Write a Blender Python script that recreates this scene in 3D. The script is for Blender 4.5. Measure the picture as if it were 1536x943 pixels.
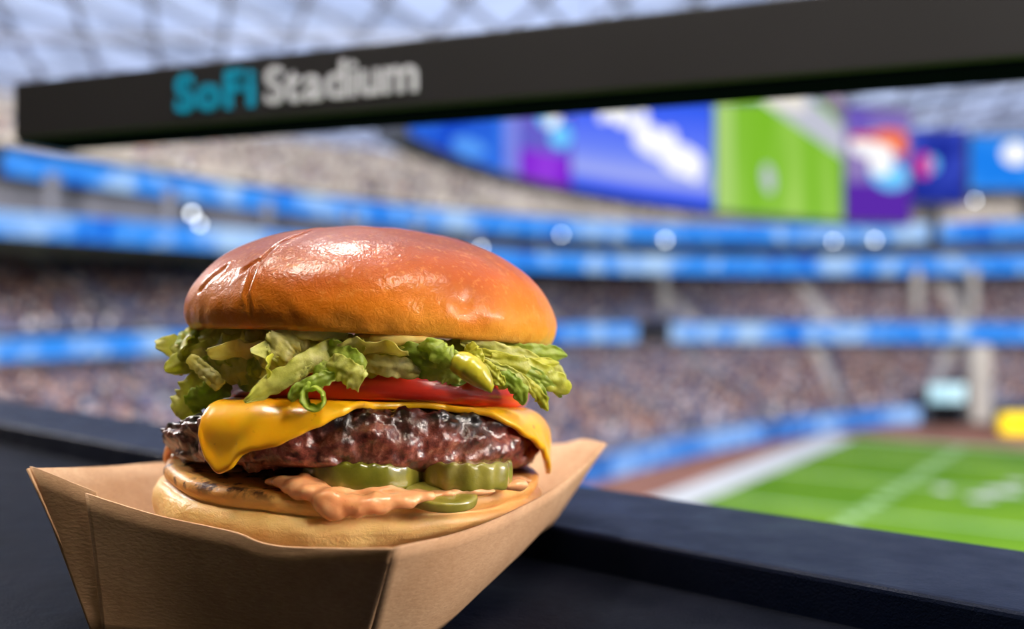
import bpy, bmesh, math, random
import numpy as np
from mathutils import Vector, Matrix, noise

random.seed(7)
rng = np.random.default_rng(7)
for o in list(bpy.data.objects):
    bpy.data.objects.remove(o)
SC = bpy.context.scene
COL = SC.collection

# ------------------------------------------------------------------ camera
F = 1507.0          # focal length in pixels of a 1536 wide frame
HY = 455.0          # row of the horizon
CZ = 13.0           # eye height over the playing field (m)
cam_d = bpy.data.cameras.new('camera')
cam = bpy.data.objects.new('camera', cam_d)
COL.objects.link(cam)
SC.camera = cam
cam.location = (0, 0, CZ)
cam.rotation_euler = (math.pi / 2, 0, 0)
cam_d.sensor_width = 36
cam_d.lens = 36 * F / 1536
cam_d.shift_y = -(471.5 - HY) / 1536
cam_d.clip_start = 0.01
cam_d.clip_end = 2000
cam_d.dof.use_dof = True
cam_d.dof.focus_distance = 0.292
cam_d.dof.aperture_fstop = 5.6

# ------------------------------------------------------------------ world and exposure
SC.view_settings.view_transform = 'Standard'
SC.view_settings.look = 'None'
SC.view_settings.gamma = 1
SC.view_settings.exposure = 0.0
SC.view_settings.use_curve_mapping = False
W = bpy.data.worlds.new('sky')
SC.world = W
W.use_nodes = True
bg = W.node_tree.nodes['Background']
bg.inputs['Color'].default_value = (0.62, 0.72, 1.0, 1)
bg.inputs['Strength'].default_value = 1.15

# lamps of the room behind the counter (added overhead fill and a wall lamp)
def area(name, loc, target, size, power, col, size_y=None):
    d = bpy.data.lights.new(name, 'AREA')
    d.energy = power; d.color = col; d.size = size
    if size_y:
        d.shape = 'RECTANGLE'; d.size_y = size_y
    o = bpy.data.objects.new(name, d)
    COL.objects.link(o)
    o.location = (loc[0], loc[1], loc[2] + CZ)
    v = Vector(target) - Vector(loc)
    o.rotation_euler = v.to_track_quat('-Z', 'Y').to_euler()
    return o
BC = (-0.0525, 0.345, -0.04)
area('overhead_fill_lamp', (0.40, -0.08, 1.25), BC, 0.40, 12.0, (1.0, 0.88, 0.74))
area('overhead_fill_lamp.001', (-0.55, 0.45, 1.22), BC, 0.35, 13.0, (1.0, 0.92, 0.82))  # unseen, added to fill the bun's left side
area('wall_lamp', (0.92, -0.17, 0.44), BC, 0.36, 7.5, (1.0, 0.86, 0.70))
# unseen lamps added out front for the bun's top and left highlights
area('highlight_lamp', (-0.50, 1.75, 2.30), BC, 0.40, 34.0, (1.0, 0.95, 0.90))
area('highlight_lamp.001', (-2.35, 2.15, 1.30), BC, 0.45, 50.0, (1.0, 0.95, 0.92))
# added fill lights for the stands, then roof banks over field and our side
area('stands_fill_light', (60, -10, 12), (-30, 95, 0), 6, 32000, (1.0, 0.92, 0.82))  # unseen; lifts the dark left stands, also a key from the right
area('stands_fill_light.001', (-10, -40, 11), (-30, 95, 0), 10, 200000, (0.95, 0.96, 1.0))  # unseen; brightens the left stands, placed where the room hides it from the burger
area('roof_light_bank', (38, 62, 29), (38, 62, -13), 60, 5500, (1.0, 0.98, 0.95), 40)
area('roof_light_bank.001', (25, -38, 29.5), (0, 110, 4), 40, 200000, (0.95, 0.96, 1.0), 8)

# ------------------------------------------------------------------ helpers
def P(x, y, d):
    """a pixel of the 1536x943 frame at distance d along the view axis"""
    return Vector(((x - 768) / F * d, d, CZ + (HY - y) / F * d))
def lin(r, g, b):
    f = lambda c: (c / 12.92 if c <= 0.04045 else ((c + 0.055) / 1.055) ** 2.4)
    return (f(r / 255), f(g / 255), f(b / 255), 1)
ORG = {}
def tag(o, label=None, cat=None, group=None, kind=None):
    if label: o['label'] = label
    if cat: o['category'] = cat
    if group: o['group'] = group
    if kind: o['kind'] = kind
    return o
def empty(name, loc, label, cat, group=None, kind=None):
    o = bpy.data.objects.new(name, None)
    o.empty_display_size = 0.05
    COL.objects.link(o)
    o.location = loc
    ORG[o.name] = Vector(loc)
    return tag(o, label, cat, group, kind)
def obj(name, verts, faces, mat, parent=None, smooth=True, org=None, uvs=None):
    vs = np.array([tuple(v) for v in verts], dtype=float)
    if parent is not None:
        og = ORG[parent.name]
    elif org is not None:
        og = Vector(org)
    else:
        og = Vector(((vs[:, 0].min() + vs[:, 0].max()) / 2, (vs[:, 1].min() + vs[:, 1].max()) / 2, vs[:, 2].min()))
    vs = vs - np.array(og)
    me = bpy.data.meshes.new(name)
    me.from_pydata(vs.tolist(), [], faces)
    if uvs is not None:
        uvl = me.uv_layers.new(name='UVMap')
        idx = np.zeros(len(me.loops), dtype=np.int32)
        me.loops.foreach_get('vertex_index', idx)
        uvl.data.foreach_set('uv', np.array(uvs, dtype=np.float32)[idx].ravel())
    me.validate()
    if smooth:
        me.polygons.foreach_set('use_smooth', [True] * len(me.polygons))
    me.update()
    o = bpy.data.objects.new(name, me)
    COL.objects.link(o)
    if mat: me.materials.append(mat)
    if parent is not None:
        o.parent = parent
    else:
        o.location = og
    ORG[o.name] = Vector(og)
    return o
def fix_normals(o):
    bm = bmesh.new(); bm.from_mesh(o.data)
    bmesh.ops.remove_doubles(bm, verts=bm.verts, dist=1e-6)
    bmesh.ops.recalc_face_normals(bm, faces=bm.faces)
    bm.to_mesh(o.data); bm.free()
    return o
def box_v(c, ax, ay, az):
    """verts/faces of a box: centre and three half-axis vectors"""
    c = Vector(c); ax = Vector(ax); ay = Vector(ay); az = Vector(az)
    v = [c + sx * ax + sy * ay + sz * az for sz in (-1, 1) for sy in (-1, 1) for sx in (-1, 1)]
    f = [(0, 2, 3, 1), (4, 5, 7, 6), (0, 1, 5, 4), (2, 6, 7, 3), (0, 4, 6, 2), (1, 3, 7, 5)]
    return v, f
def boxes(lst):
    V = []; Fc = []
    for b in lst:
        v, f = box_v(*b); k = len(V)
        V += v; Fc += [tuple(i + k for i in q) for q in f]
    return V, Fc
def bevel(o, w, seg=2):
    m = o.modifiers.new('bevel', 'BEVEL'); m.width = w; m.segments = seg; m.limit_method = 'ANGLE'
    return o
def subsurf(o, n=1):
    m = o.modifiers.new('subsurf', 'SUBSURF'); m.levels = n; m.render_levels = n
    return o
def solidify(o, t, off=0):
    m = o.modifiers.new('solidify', 'SOLIDIFY'); m.thickness = t; m.offset = off
    return o
def grid_faces(nr, nc, closed=False):
    fs = []
    for i in range(nr - 1):
        for j in range(nc if closed else nc - 1):
            k = (j + 1) % nc
            fs.append((i * nc + j, i * nc + k, (i + 1) * nc + k, (i + 1) * nc + j))
    return fs
def catmull(pts, n):
    pts = [Vector(p) for p in pts]
    L = [0]
    for a, b in zip(pts, pts[1:]): L.append(L[-1] + (b - a).length)
    out = []
    for k in range(n):
        t = L[-1] * k / (n - 1)
        i = 0
        while i < len(pts) - 2 and L[i + 1] < t: i += 1
        u = (t - L[i]) / max(1e-9, L[i + 1] - L[i])
        p1, p2 = pts[i], pts[i + 1]
        p0 = pts[i - 1] if i > 0 else p1 * 2 - p2
        p3 = pts[i + 2] if i + 2 < len(pts) else p2 * 2 - p1
        out.append(0.5 * ((2 * p1) + (p2 - p0) * u + (2 * p0 - 5 * p1 + 4 * p2 - p3) * u * u + (3 * p1 - p0 - 3 * p2 + p3) * u ** 3))
    return out
def interp(x, tab):
    if x <= tab[0][0]: return tab[0][1]
    for (a, va), (b, vb) in zip(tab, tab[1:]):
        if x <= b:
            t = (x - a) / (b - a); t = t * t * (3 - 2 * t)
            return va + (vb - va) * t
    return tab[-1][1]

# ------------------------------------------------------------------ materials
class NT:
    def __init__(s, name):
        s.m = bpy.data.materials.new(name); s.m.use_nodes = True
        s.t = s.m.node_tree; s.t.nodes.clear()
        s.out = s.t.nodes.new('ShaderNodeOutputMaterial')
        s.tc = s.t.nodes.new('ShaderNodeTexCoord')
    def n(s, typ, **kw):
        nd = s.t.nodes.new(typ)
        for k, v in kw.items():
            if k.startswith('i_'):
                key = k[2:].replace('_', ' ')
                nd.inputs[key].default_value = v
            else: setattr(nd, k, v)
        return nd
    def l(s, a, b): s.t.links.new(a, b)
    def noise(s, scale, detail=3, rough=0.5, dist=0.0, co='Object', stretch=None):
        nd = s.n('ShaderNodeTexNoise', i_Scale=scale, i_Detail=detail, i_Roughness=rough, i_Distortion=dist)
        src = s.tc.outputs[co]
        if stretch:
            mp = s.n('ShaderNodeMapping'); mp.inputs['Scale'].default_value = stretch
            s.l(src, mp.inputs['Vector']); src = mp.outputs['Vector']
        s.l(src, nd.inputs['Vector'])
        return nd.outputs['Fac']
    def ramp(s, fac, stops, interp='LINEAR'):
        r = s.n('ShaderNodeValToRGB'); r.color_ramp.interpolation = interp
        e = r.color_ramp.elements
        while len(e) < len(stops): e.new(0.5)
        for q, (p, c) in zip(e, stops):
            q.position = p; q.color = c if len(c) == 4 else (*c, 1)
        s.l(fac, r.inputs['Fac'])
        return r.outputs['Color']
    def mix(s, fac, a, b, mode='MIX'):
        nd = s.n('ShaderNodeMix', data_type='RGBA', blend_type=mode)
        for sock, v in ((nd.inputs[0], fac), (nd.inputs[6], a), (nd.inputs[7], b)):
            if isinstance(v, (int, float)): sock.default_value = v
            elif isinstance(v, tuple): sock.default_value = v
            else: s.l(v, sock)
        return nd.outputs[2]
    def math(s, op, a, b=None):
        nd = s.n('ShaderNodeMath', operation=op)
        for sock, v in zip(nd.inputs, (a, b)):
            if v is None: continue
            if isinstance(v, (int, float)): sock.default_value = v
            else: s.l(v, sock)
        return nd.outputs[0]
    def rng(s, v, a, b, c, d):
        nd = s.n('ShaderNodeMapRange'); nd.clamp = True
        for i, q in enumerate((a, b, c, d)): nd.inputs[i + 1].default_value = q
        s.l(v, nd.inputs[0])
        return nd.outputs[0]
    def xyz(s, co='Object'):
        nd = s.n('ShaderNodeSeparateXYZ'); s.l(s.tc.outputs[co], nd.inputs[0]); return nd.outputs
    def bump(s, h, strength, dist, prev=None):
        b = s.n('ShaderNodeBump', i_Strength=strength, i_Distance=dist)
        s.l(h, b.inputs['Height'])
        if prev is not None: s.l(prev, b.inputs['Normal'])
        return b.outputs['Normal']
    def pr(s, color, rough=0.5, spec=0.5, normal=None, coat=0, coat_rough=0.1, sss=0, sss_r=(1, .4, .2), sss_s=0.002, metal=0, link=True):
        p = s.n('ShaderNodeBsdfPrincipled')
        def put(k, v):
            if isinstance(v, (int, float, tuple)): p.inputs[k].default_value = v
            else: s.l(v, p.inputs[k])
        put('Base Color', color); put('Roughness', rough); put('Specular IOR Level', spec); put('Metallic', metal)
        put('Coat Weight', coat); put('Coat Roughness', coat_rough)
        if sss:
            put('Subsurface Weight', sss); put('Subsurface Radius', sss_r); put('Subsurface Scale', sss_s)
        if normal is not None:
            s.l(normal, p.inputs['Normal']); s.l(normal, p.inputs['Coat Normal'])
        if link: s.l(p.outputs[0], s.out.inputs[0])
        return p
    def emit(s, color, strength=1.0):
        e = s.n('ShaderNodeEmission')
        if isinstance(color, tuple): e.inputs[0].default_value = color
        else: s.l(color, e.inputs[0])
        e.inputs[1].default_value = strength
        s.l(e.outputs[0], s.out.inputs[0])
        return s.m
def plain(name, col, rough=0.5, spec=0.5, nscale=None, var=0.25, metal=0):
    t = NT(name)
    c = col
    if nscale:
        f = t.noise(nscale, 4)
        d = tuple(x * (1 - var) for x in col[:3]) + (1,)
        u = tuple(min(1, x * (1 + var)) for x in col[:3]) + (1,)
        c = t.ramp(f, [(0.3, d), (0.7, u)])
    t.pr(c, rough, spec, metal=metal)
    return t.m
def glow(name, col, strength=1.0, col2=None, scale=1.0, lo=0.42, hi=0.62, co='Object'):
    t = NT(name)
    c = col
    if col2:
        f = t.noise(scale, 2, co=co)
        c = t.ramp(f, [(lo, col), (hi, col2)])
    return t.emit(c, strength)
M = {}
# ------------------------------------------------------------------ stadium materials
t = NT('turf')
c1 = t.ramp(t.noise(0.12, 4), [(0.35, lin(84, 128, 20)), (0.65, lin(114, 152, 34))])
t.pr(c1, 0.9, 0.1, t.bump(t.noise(8, 4), 0.5, 0.05)); M['turf'] = t.m
M['white_paint'] = plain('white_paint', lin(216, 214, 208), 0.8, 0.2, 0.5, 0.06)
M['faint_paint'] = plain('faint_paint', lin(168, 200, 140), 0.9, 0.1, 0.5, 0.1)
M['apron'] = plain('apron', lin(160, 110, 90), 0.9, 0.1, 0.25, 0.35)
M['concrete'] = plain('concrete', lin(172, 164, 158), 0.9, 0.2, 0.15, 0.15)
M['concrete_warm'] = plain('concrete_warm', lin(196, 182, 164), 0.9, 0.2, 0.15, 0.2)
M['seat'] = plain('seat_plastic', lin(88, 90, 112), 0.7, 0.3, 0.3, 0.25)
M['seat_beige'] = plain('seat_plastic_beige', lin(168, 156, 142), 0.7, 0.3, 0.2, 0.3)
M['dark'] = plain('dark_metal', lin(34, 36, 44), 0.6, 0.4)
M['fascia'] = plain('fascia_grey', lin(92, 90, 94), 0.7, 0.3, 0.2, 0.25)
M['column'] = plain('column_plaster', lin(160, 152, 142), 0.8, 0.2, 0.3, 0.1)
M['steel'] = plain('roof_steel', lin(176, 180, 194), 0.6, 0.4, 0.05, 0.3)
M['yellow'] = plain('yellow_vinyl', lin(255, 214, 0), 0.5, 0.4)
M['lamp_white'] = glow('lamp_white', (0.85, 0.92, 1.0, 1), 9)
t = NT('people'); a = t.n('ShaderNodeAttribute', attribute_name='Col')
t.pr(a.outputs['Color'], 0.85, 0.2); M['people'] = t.m
t = NT('roof_film')   # clear film panes of the roof
tr = t.n('ShaderNodeBsdfTransparent'); t.l(t.ramp(t.noise(0.085, 3, 0.6, 0.6, stretch=(1, 0.55, 1)), [(0.36, (0.30, 0.32, 0.36, 1)), (0.62, (0.95, 0.97, 1.0, 1))]), tr.inputs[0])
tl = t.n('ShaderNodeBsdfTranslucent'); tl.inputs[0].default_value = (0.8, 0.85, 0.95, 1)
mx = t.n('ShaderNodeMixShader'); t.l(t.ramp(t.noise(0.06, 3), [(0.4, (0.05, 0.05, 0.05, 1)), (0.62, (0.75, 0.75, 0.75, 1))]), mx.inputs[0])
t.l(tr.outputs[0], mx.inputs[1]); t.l(tl.outputs[0], mx.inputs[2]); t.l(mx.outputs[0], t.out.inputs[0]); M['film'] = t.m

def led(name, base, light, dark, strength=1.0):
    t = NT(name)
    f1 = t.noise(0.16, 2, 0.6, co='UV', stretch=(1, 0.25, 1))
    f2 = t.noise(0.55, 2, 0.6, co='UV', stretch=(1, 1.2, 1))
    f = t.math('ADD', t.math('MULTIPLY', f1, 0.65), t.math('MULTIPLY', f2, 0.35))
    c = t.ramp(f, [(0.38, dark), (0.44, base), (0.49, base), (0.585, light)])
    return t.emit(c, strength)
M['led'] = led('led_ribbon', lin(62, 150, 250), lin(176, 212, 255), lin(20, 100, 220), 1.05)
M['led_low'] = led('led_field_wall', lin(66, 124, 205), lin(140, 178, 232), lin(44, 70, 130), 1.3)

# ------------------------------------------------------------------ stadium: playing field
def rel(x, y, z): return Vector((x, y, CZ + z))
FD = -13.0
v = [(-140, -60, 0), (190, -60, 0), (190, 230, 0), (-140, 230, 0)]
obj('ground', [(a, b, -0.06) for a, b, c in v], [(0, 1, 2, 3)], M['apron'], smooth=False)['kind'] = 'structure'
S0, S1 = Vector((9.7, 67.6, 0)), Vector((30.2, 98.2, 0))
SD = (S1 - S0).normalized(); SN = Vector((SD.y, -SD.x, 0))      # along the sideline, into the field
def fld(a, b, z=0.0): return S0 + SD * a + SN * b + Vector((0, 0, z))
field = obj('playing_field', [fld(-75, 3.2), fld(38, 3.2), fld(38, 75), fld(-75, 75)], [(0, 1, 2, 3)], M['turf'], smooth=False)
tag(field, kind='structure')
def mark(a0, a1, b0, b1, m, name):
    h = {'hash_mark': 0.05, 'yard_line': 0.03, 'end_line': 0.04}.get(name, 0.06)
    o = obj(name, [fld(a0, b0, h), fld(a1, b0, h), fld(a1, b1, h), fld(a0, b1, h)], [(0, 1, 2, 3)], m, field, smooth=False)
    return o
mark(-75, 37.5, 0, 3.3, M['white_paint'], 'sideline_border')
mark(36.2, 38, 3.3, 75, M['faint_paint'], 'end_line')
for k in range(9):
    mark(-70 + k * 12, -69.4 + k * 12, 3.3, 75, M['faint_paint'], 'yard_line')
for k in range(36):
    mark(-60 + k * 2.7, -60 + k * 2.7 + 1.5, 12.4, 13.3, M['faint_paint'], 'hash_mark')
def disc_on_field(px, py, r, name, n=20, sx=1):
    d = 13 * F / (py - HY)
    c = P(px, py, d); c.z = 0.08
    return obj(name, [c + Vector((math.cos(i * 2 * math.pi / n) * r * sx, math.sin(i * 2 * math.pi / n) * r * 1.6, 0)) for i in range(n)], [tuple(range(n))], M['white_paint'], field, smooth=False)
disc_on_field(1414, 735, 0.55, 'field_spot')
for px, py, r, s in ((1472, 748, 0.45, 2.2), (1502, 738, 0.55, 2.4), (1524, 726, 0.4, 1.8)):
    disc_on_field(px, py, r, 'field_number', sx=s)

# ------------------------------------------------------------------ stadium: bowl
def dz(py, z): return z * F / (HY - py)
def ring(px_tab, z, left, right, n=140):
    pts = [Vector((a, b, 0)) for a, b in left]
    for px, py in px_tab:
        q = P(px, py, dz(py, z)); pts.append(Vector((q.x, q.y, 0)))
    pts += [Vector((a, b, 0)) for a, b in right]
    return catmull(pts, n)
H1, H2, H3 = 9.06, 4.92, -3.65
RIGHT = [(92, 104), (112, 72), (118, 25)]
R1 = ring([(12, 243), (178, 267), (392, 298), (600, 322), (800, 338), (992, 348), (1183, 350), (1350, 348.5), (1519, 345)], H1, [], RIGHT)
R2 = ring([(0, 334), (178, 347), (356, 360), (580, 377), (800, 391), (1087, 398), (1300, 398), (1519, 396)], H2, [(-42, 30), (-38, 50)], RIGHT)
R3 = ring([(0, 525), (285, 512), (560, 504), (838, 499), (1087, 498.5), (1279, 499), (1536, 500)], H3, [(-62, 30), (-54, 58)], RIGHT)
LW = [(-34, 8), (-22, 32), (-8, 54)]
for px, py in ((900, 724), (1106, 673), (1243, 650), (1381, 636)):
    q = P(px, py, 13 * F / (py - HY)); LW.append((q.x, q.y))
LW += [(57, 109), (74, 100), (86, 78), (92, 40)]
LW = catmull([Vector((a, b, 0)) for a, b in LW], 140)
BCEN = Vector((35, 40, 0))
def off(c, d):
    out = []
    for p in c:
        v = (p - BCEN); v.z = 0; v.normalize()
        out.append(p + v * d)
    return out
def band(name, curve, z, hl, hr, mat, thick=0.5, i0=0, i1=None, parent=None, **kw):
    """upright board following a curve: front skin with UV in metres, plus a back"""
    cv = curve[i0:i1]
    bk = off(cv, thick)
    V = []; U = []; s = 0
    n = len(cv)
    for k, (p, q) in enumerate(zip(cv, bk)):
        if k: s += (cv[k] - cv[k - 1]).length
        x = (p.x / p.y * F + 768)
        t_ = min(1, max(0, x / 1000)); h = hl + (hr - hl) * t_
        for zz, pt in ((z - h / 2, p), (z + h / 2, p), (z + h / 2, q), (z - h / 2, q)):
            V.append(Vector((pt.x, pt.y, CZ + zz))); U.append((s, zz))
    fs = []
    for k in range(n - 1):
        a, b = 4 * k, 4 * k + 4
        for m in range(4):
            m2 = (m + 1) % 4
            fs.append((a + m, b + m, b + m2, a + m2))
    fs += [(0, 1, 2, 3), (4 * n - 4, 4 * n - 1, 4 * n - 2, 4 * n - 3)]
    return obj(name, V, fs, mat, parent, smooth=False, uvs=U)
def idx_px(curve, px):
    best = min(range(len(curve)), key=lambda i: abs(curve[i].x / max(1, curve[i].y) * F + 768 - px) + (0 if curve[i].y > 20 else 9999))
    return best
tag(band('led_ribbon_board', R1, H1, 1.45, 2.3, M['led']), 'highest blue LED ribbon board, under the pale upper seats', 'LED board', 'blue LED ribbon boards')
tag(band('led_ribbon_board', R2, H2, 1.5, 2.3, M['led']), 'second blue LED ribbon board from the top, running behind the bun', 'LED board', 'blue LED ribbon boards')
ia, ib = idx_px(R3, 968), idx_px(R3, 1012)
tag(band('led_ribbon_board', R3, H3, 1.75, 2.3, M['led'], i0=0, i1=ia + 1), 'lowest blue LED ribbon board left of the gap, partly behind burger', 'LED board', 'blue LED ribbon boards')
tag(band('led_ribbon_board', R3, H3, 2.3, 2.3, M['led'], i0=ib), 'lowest blue LED ribbon board right of the gap', 'LED board', 'blue LED ribbon boards')
tag(band('field_led_wall', LW, FD + 1.0, 1.7, 1.7, M['led_low'], i0=0, i1=idx_px(LW, 1395) + 1), 'low blue LED wall curving along the field edge', 'LED board')
tag(band('field_wall', LW, FD + 1.0, 1.7, 1.7, M['dark'], i0=idx_px(LW, 1440)), 'dark low wall at the field edge right of the tunnel', 'wall')

PAL_A = [lin(*c) for c in ((70, 66, 84), (120, 110, 118), (58, 56, 74), (150, 138, 138), (98, 82, 90), (88, 90, 116), (176, 166, 164), (116, 94, 96), (48, 46, 58), (200, 192, 190), (120, 110, 126))]
def make_deck(name, front, zf, back, zb, rows, label, seatm, concm, fill, pal, aisle=13.0, zb_left=None):
    n = len(front)
    def pt(i, j, dz_=0.0, frac=None):     # i row, j along
        t_ = i / rows
        p = front[j].lerp(back[j], t_)
        zz = zf + ((zb_left if zb_left is not None and j < n * 0.35 else zb) - zf) * (t_ ** 1.12)
        return Vector((p.x, p.y, CZ + zz + dz_))
    # smooth the height along the curve
    def zat(i, j):
        t_ = i / rows
        e = zb if zb_left is None else interp(j / n, [(0.0, zb_left), (0.62, zb)])
        return CZ + zf + (e - zf) * (t_ ** 1.12)
    V = []
    for i in range(rows):
        for (ii, zi) in ((i, i), (i + 1, i)):
            for j in range(n):
                p = front[j].lerp(back[j], ii / rows)
                V.append((p.x, p.y, zat(zi, j)))
    root = obj(name, V, grid_faces(2 * rows, n), concm, smooth=False)
    tag(root, label, 'stands', kind='structure')
    # seat rows (strips broken by aisles) and the crowd on them
    SV = []; SF = []; bodies = []
    for i in range(rows):
        s = 0.0
        for j in range(n - 1):
            a = front[j].lerp(back[j], (i + 0.55) / rows); b = front[j + 1].lerp(back[j + 1], (i + 0.55) / rows)
            L = (b - a).length
            sec = front[j]; fl = j * 1.0
            mid_s = s + L / 2
            s += L
            if j % 8 == 0: continue            # aisle
            z0 = zat(i, j)
            d = (b - a).normalized(); nn = Vector((d.y, -d.x, 0))
            k = len(SV)
            for q in (a, b):
                for (w, h) in ((-0.25, 0), (-0.25, 0.45), (0.22, 0.5), (0.25, 0.95), (0.32, 0.95), (0.32, 0)):
                    o_ = -nn * w
                    SV.append((q.x + o_.x, q.y + o_.y, z0 + h))
            for m in range(5): SF.append((k + m, k + 6 + m, k + 7 + m, k + 1 + m))
            cnt = int(L / 0.55)
            blk = noise.noise(Vector((j * 0.13, i * 0.09, zf)))
            for q in range(cnt):
                if random.random() < fill * (1 + 0.9 * blk):
                    u = (q + 0.5 + random.uniform(-.15, .15)) / cnt
                    c = a.lerp(b, u)
                    bodies.append((c.x, c.y, z0 + 0.45, d.x, d.y))
    st = obj('seat_rows', SV, SF, seatm, root, smooth=False); st['kind'] = 'stuff'
    if bodies:
        B = np.array(bodies); N = len(B)
        ux, uy = B[:, 3], B[:, 4]
        vs = []
        def bx(w, dpt, z0, z1):
            for zz in (z0, z1):
                for sy in (-1, 1):
                    for sx in (-1, 1):
                        vs.append(np.stack([B[:, 0] + ux * sx * w + uy * sy * dpt, B[:, 1] + uy * sx * w - ux * sy * dpt, B[:, 2] + zz], 1))
        hgt = 0
        bx(0.24, 0.17, 0.0, 0.62); bx(0.11, 0.11, 0.64, 0.90)
        VV = np.stack(vs, 1).reshape(-1, 3) - np.array(ORG[root.name])
        bf = np.array([(0, 2, 3, 1), (4, 5, 7, 6), (0, 1, 5, 4), (2, 6, 7, 3), (0, 4, 6, 2), (1, 3, 7, 5)])
        bf = np.concatenate([bf, bf + 8])
        FF = (np.arange(N)[:, None, None] * 16 + bf[None]).reshape(-1, 4)
        me = bpy.data.meshes.new('crowd')
        me.vertices.add(len(VV)); me.vertices.foreach_set('co', VV.astype(np.float32).ravel())
        me.loops.add(FF.size); me.loops.foreach_set('vertex_index', FF.astype(np.int32).ravel())
        me.polygons.add(len(FF)); me.polygons.foreach_set('loop_start', np.arange(0, FF.size, 4, dtype=np.int32))
        me.update(calc_edges=True)
        ca = me.color_attributes.new('Col', 'FLOAT_COLOR', 'POINT')
        pc = np.array(pal)[rng.integers(0, len(pal), N)]
        skin = np.array([lin(*c) for c in ((196, 150, 124), (150, 104, 80), (90, 62, 50), (40, 34, 34))])[rng.integers(0, 4, N)]
        cc = np.concatenate([np.repeat(pc[:, None], 8, 1), np.repeat(skin[:, None], 8, 1)], 1).reshape(-1, 4)
        ca.data.foreach_set('color', cc.astype(np.float32).ravel())
        me.materials.append(M['people'])
        o = bpy.data.objects.new('crowd', me); COL.objects.link(o); o.parent = root; o['kind'] = 'stuff'
    return root
make_deck('lower_stands', off(LW, 0.6), FD + 1.9, off(R3, 9), -5.4, 34, 'lower seating bowl full of spectators between field wall and lowest ribbon', M['seat'], M['concrete'], 0.62, PAL_A)
make_deck('club_stands', off(R3, 0.6), H3 + 1.25, off(R3, 22), 4.3, 22, 'middle seating tier full of spectators above the lowest ribbon board', M['seat'], M['concrete'], 0.6, PAL_A)
make_deck('upper_stands', off(R1, 0.6), H1 + 1.3, off(R1, 34), 25.0, 30, 'pale upper seating deck, sparsely filled, below the roof', M['seat_beige'], M['concrete_warm'], 0.12, PAL_A, zb_left=19.5)
# suite level between the two upper ribbons: recessed wall, slab and columns
wb = band('wall_suites', off(R2, 6), 7.0, 4.0, 4.0, M['fascia'], thick=0.6); tag(wb, kind='structure')
n1 = len(R2)
for k in range(4, n1 - 8, 5):
    p = off(R2, 2.0)[k]
    v, f = box_v((p.x, p.y, CZ + 7.0), (0.35, 0, 0), (0, 0.35, 0), (0, 0, 1.6))
    o = obj('column', v, f, M['fascia'], wb, smooth=False)
def slab(name, curve, d0, d1, z0, z1, mat):
    a, b = off(curve, d0), off(curve, d1); n = len(a)
    V = [(p.x, p.y, CZ + z) for z in (z0, z1) for c in (a, b) for p in c]
    fs = []
    for j in range(n - 1):
        fs += [(j, j + 1, n + j + 1, n + j), (2 * n + j, 2 * n + j + 1, 3 * n + j + 1, 3 * n + j), (j, j + 1, 2 * n + j + 1, 2 * n + j), (n + j, n + j + 1, 3 * n + j + 1, 3 * n + j)]
    o = obj(name, V, fs, mat, smooth=False); tag(o, kind='structure'); return o
slab('floor_suites', R2, 0.6, 6.9, 4.6, 5.2, M['fascia'])
slab('floor_upper', R1, 0.6, 34, 8.3, 8.9, M['fascia'])
slab('floor_club', R3, 0.6, 24, -4.9, -4.3, M['fascia'])
wf = band('wall_concourse', off(R3, 25), 1.0, 12, 12, M['fascia'], thick=0.6); tag(wf, kind='structure')
wf = band('wall_far', off(R1, 36), 4.5, 35, 35, M['concrete'], thick=0.8); tag(wf, kind='structure')
# light columns seen between the tiers
for px in (640, 1000, 1392, 1478):
    k = idx_px(R3, px); p = off(R3, 3.0)[k]
    v, f = box_v((p.x, p.y, CZ + 0.9), (0.55, 0, 0), (0, 0.55, 0), (0, 0, 3.6))
    lab = {640: 'pale round-edged column behind the top bun', 1000: 'pale column above the gap in the lowest ribbon board', 1392: 'pale column between second and lowest ribbon boards, left of its neighbour', 1478: 'pale column between second and lowest ribbon boards, near the right edge'}[px]
    o = bevel(obj('concrete_column', v, f, M['column'], smooth=False), 0.25); tag(o, lab, 'column', 'columns of the middle tier')
# tunnel, light sign, pillar and yellow padding at the far end
q = P(1418, 628, 107)
tn = empty('field_tunnel', (q.x, q.y, 0), 'dark tunnel opening at the field edge under a pale blue sign', 'tunnel')
v, f = boxes([((q.x, q.y + 1.5, 1.5), (1.7, 0, 0), (0, 1.4, 0), (0, 0, 1.5))])
obj('tunnel_mouth', v, f, plain('shade_black', (0.004, 0.004, 0.005, 1), 0.9, 0.1), tn, smooth=False)  # solid black block stands for the unlit inside of the tunnel
v, f = boxes([((q.x - 1.95, q.y + 1.4, 1.7), (0.25, 0, 0), (0, 1.6, 0), (0, 0, 1.7)), ((q.x + 1.95, q.y + 1.4, 1.7), (0.25, 0, 0), (0, 1.6, 0), (0, 0, 1.7)), ((q.x, q.y + 1.4, 3.2), (2.2, 0, 0), (0, 1.6, 0), (0, 0, 0.2))])
obj('tunnel_frame', v, f, M['dark'], tn, smooth=False)
c = P(1419, 589, 105)
sg = empty('tunnel_sign', (c.x, c.y, c.z - 1.3), 'small glowing pale blue sign over the dark tunnel', 'sign')
v, f = box_v(c, (2.1, 0, 0), (0, 0.25, 0), (0, 0, 1.1))
bevel(obj('sign_box', v, f, M['dark'], sg, smooth=False), 0.1)
v, f = box_v(c + Vector((0, -0.28, 0)), (1.9, 0, 0), (0, 0.03, 0), (0, 0, 0.95))
obj('sign_face', v, f, glow('sign_glow', lin(150, 190, 205), 1.7, lin(205, 232, 240), 0.5), sg, smooth=False)
c = P(1468, 575, 108)
v, f = box_v(c, (1.1, 0, 0), (0, 1.0, 0), (0, 0, 4.2))
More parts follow.
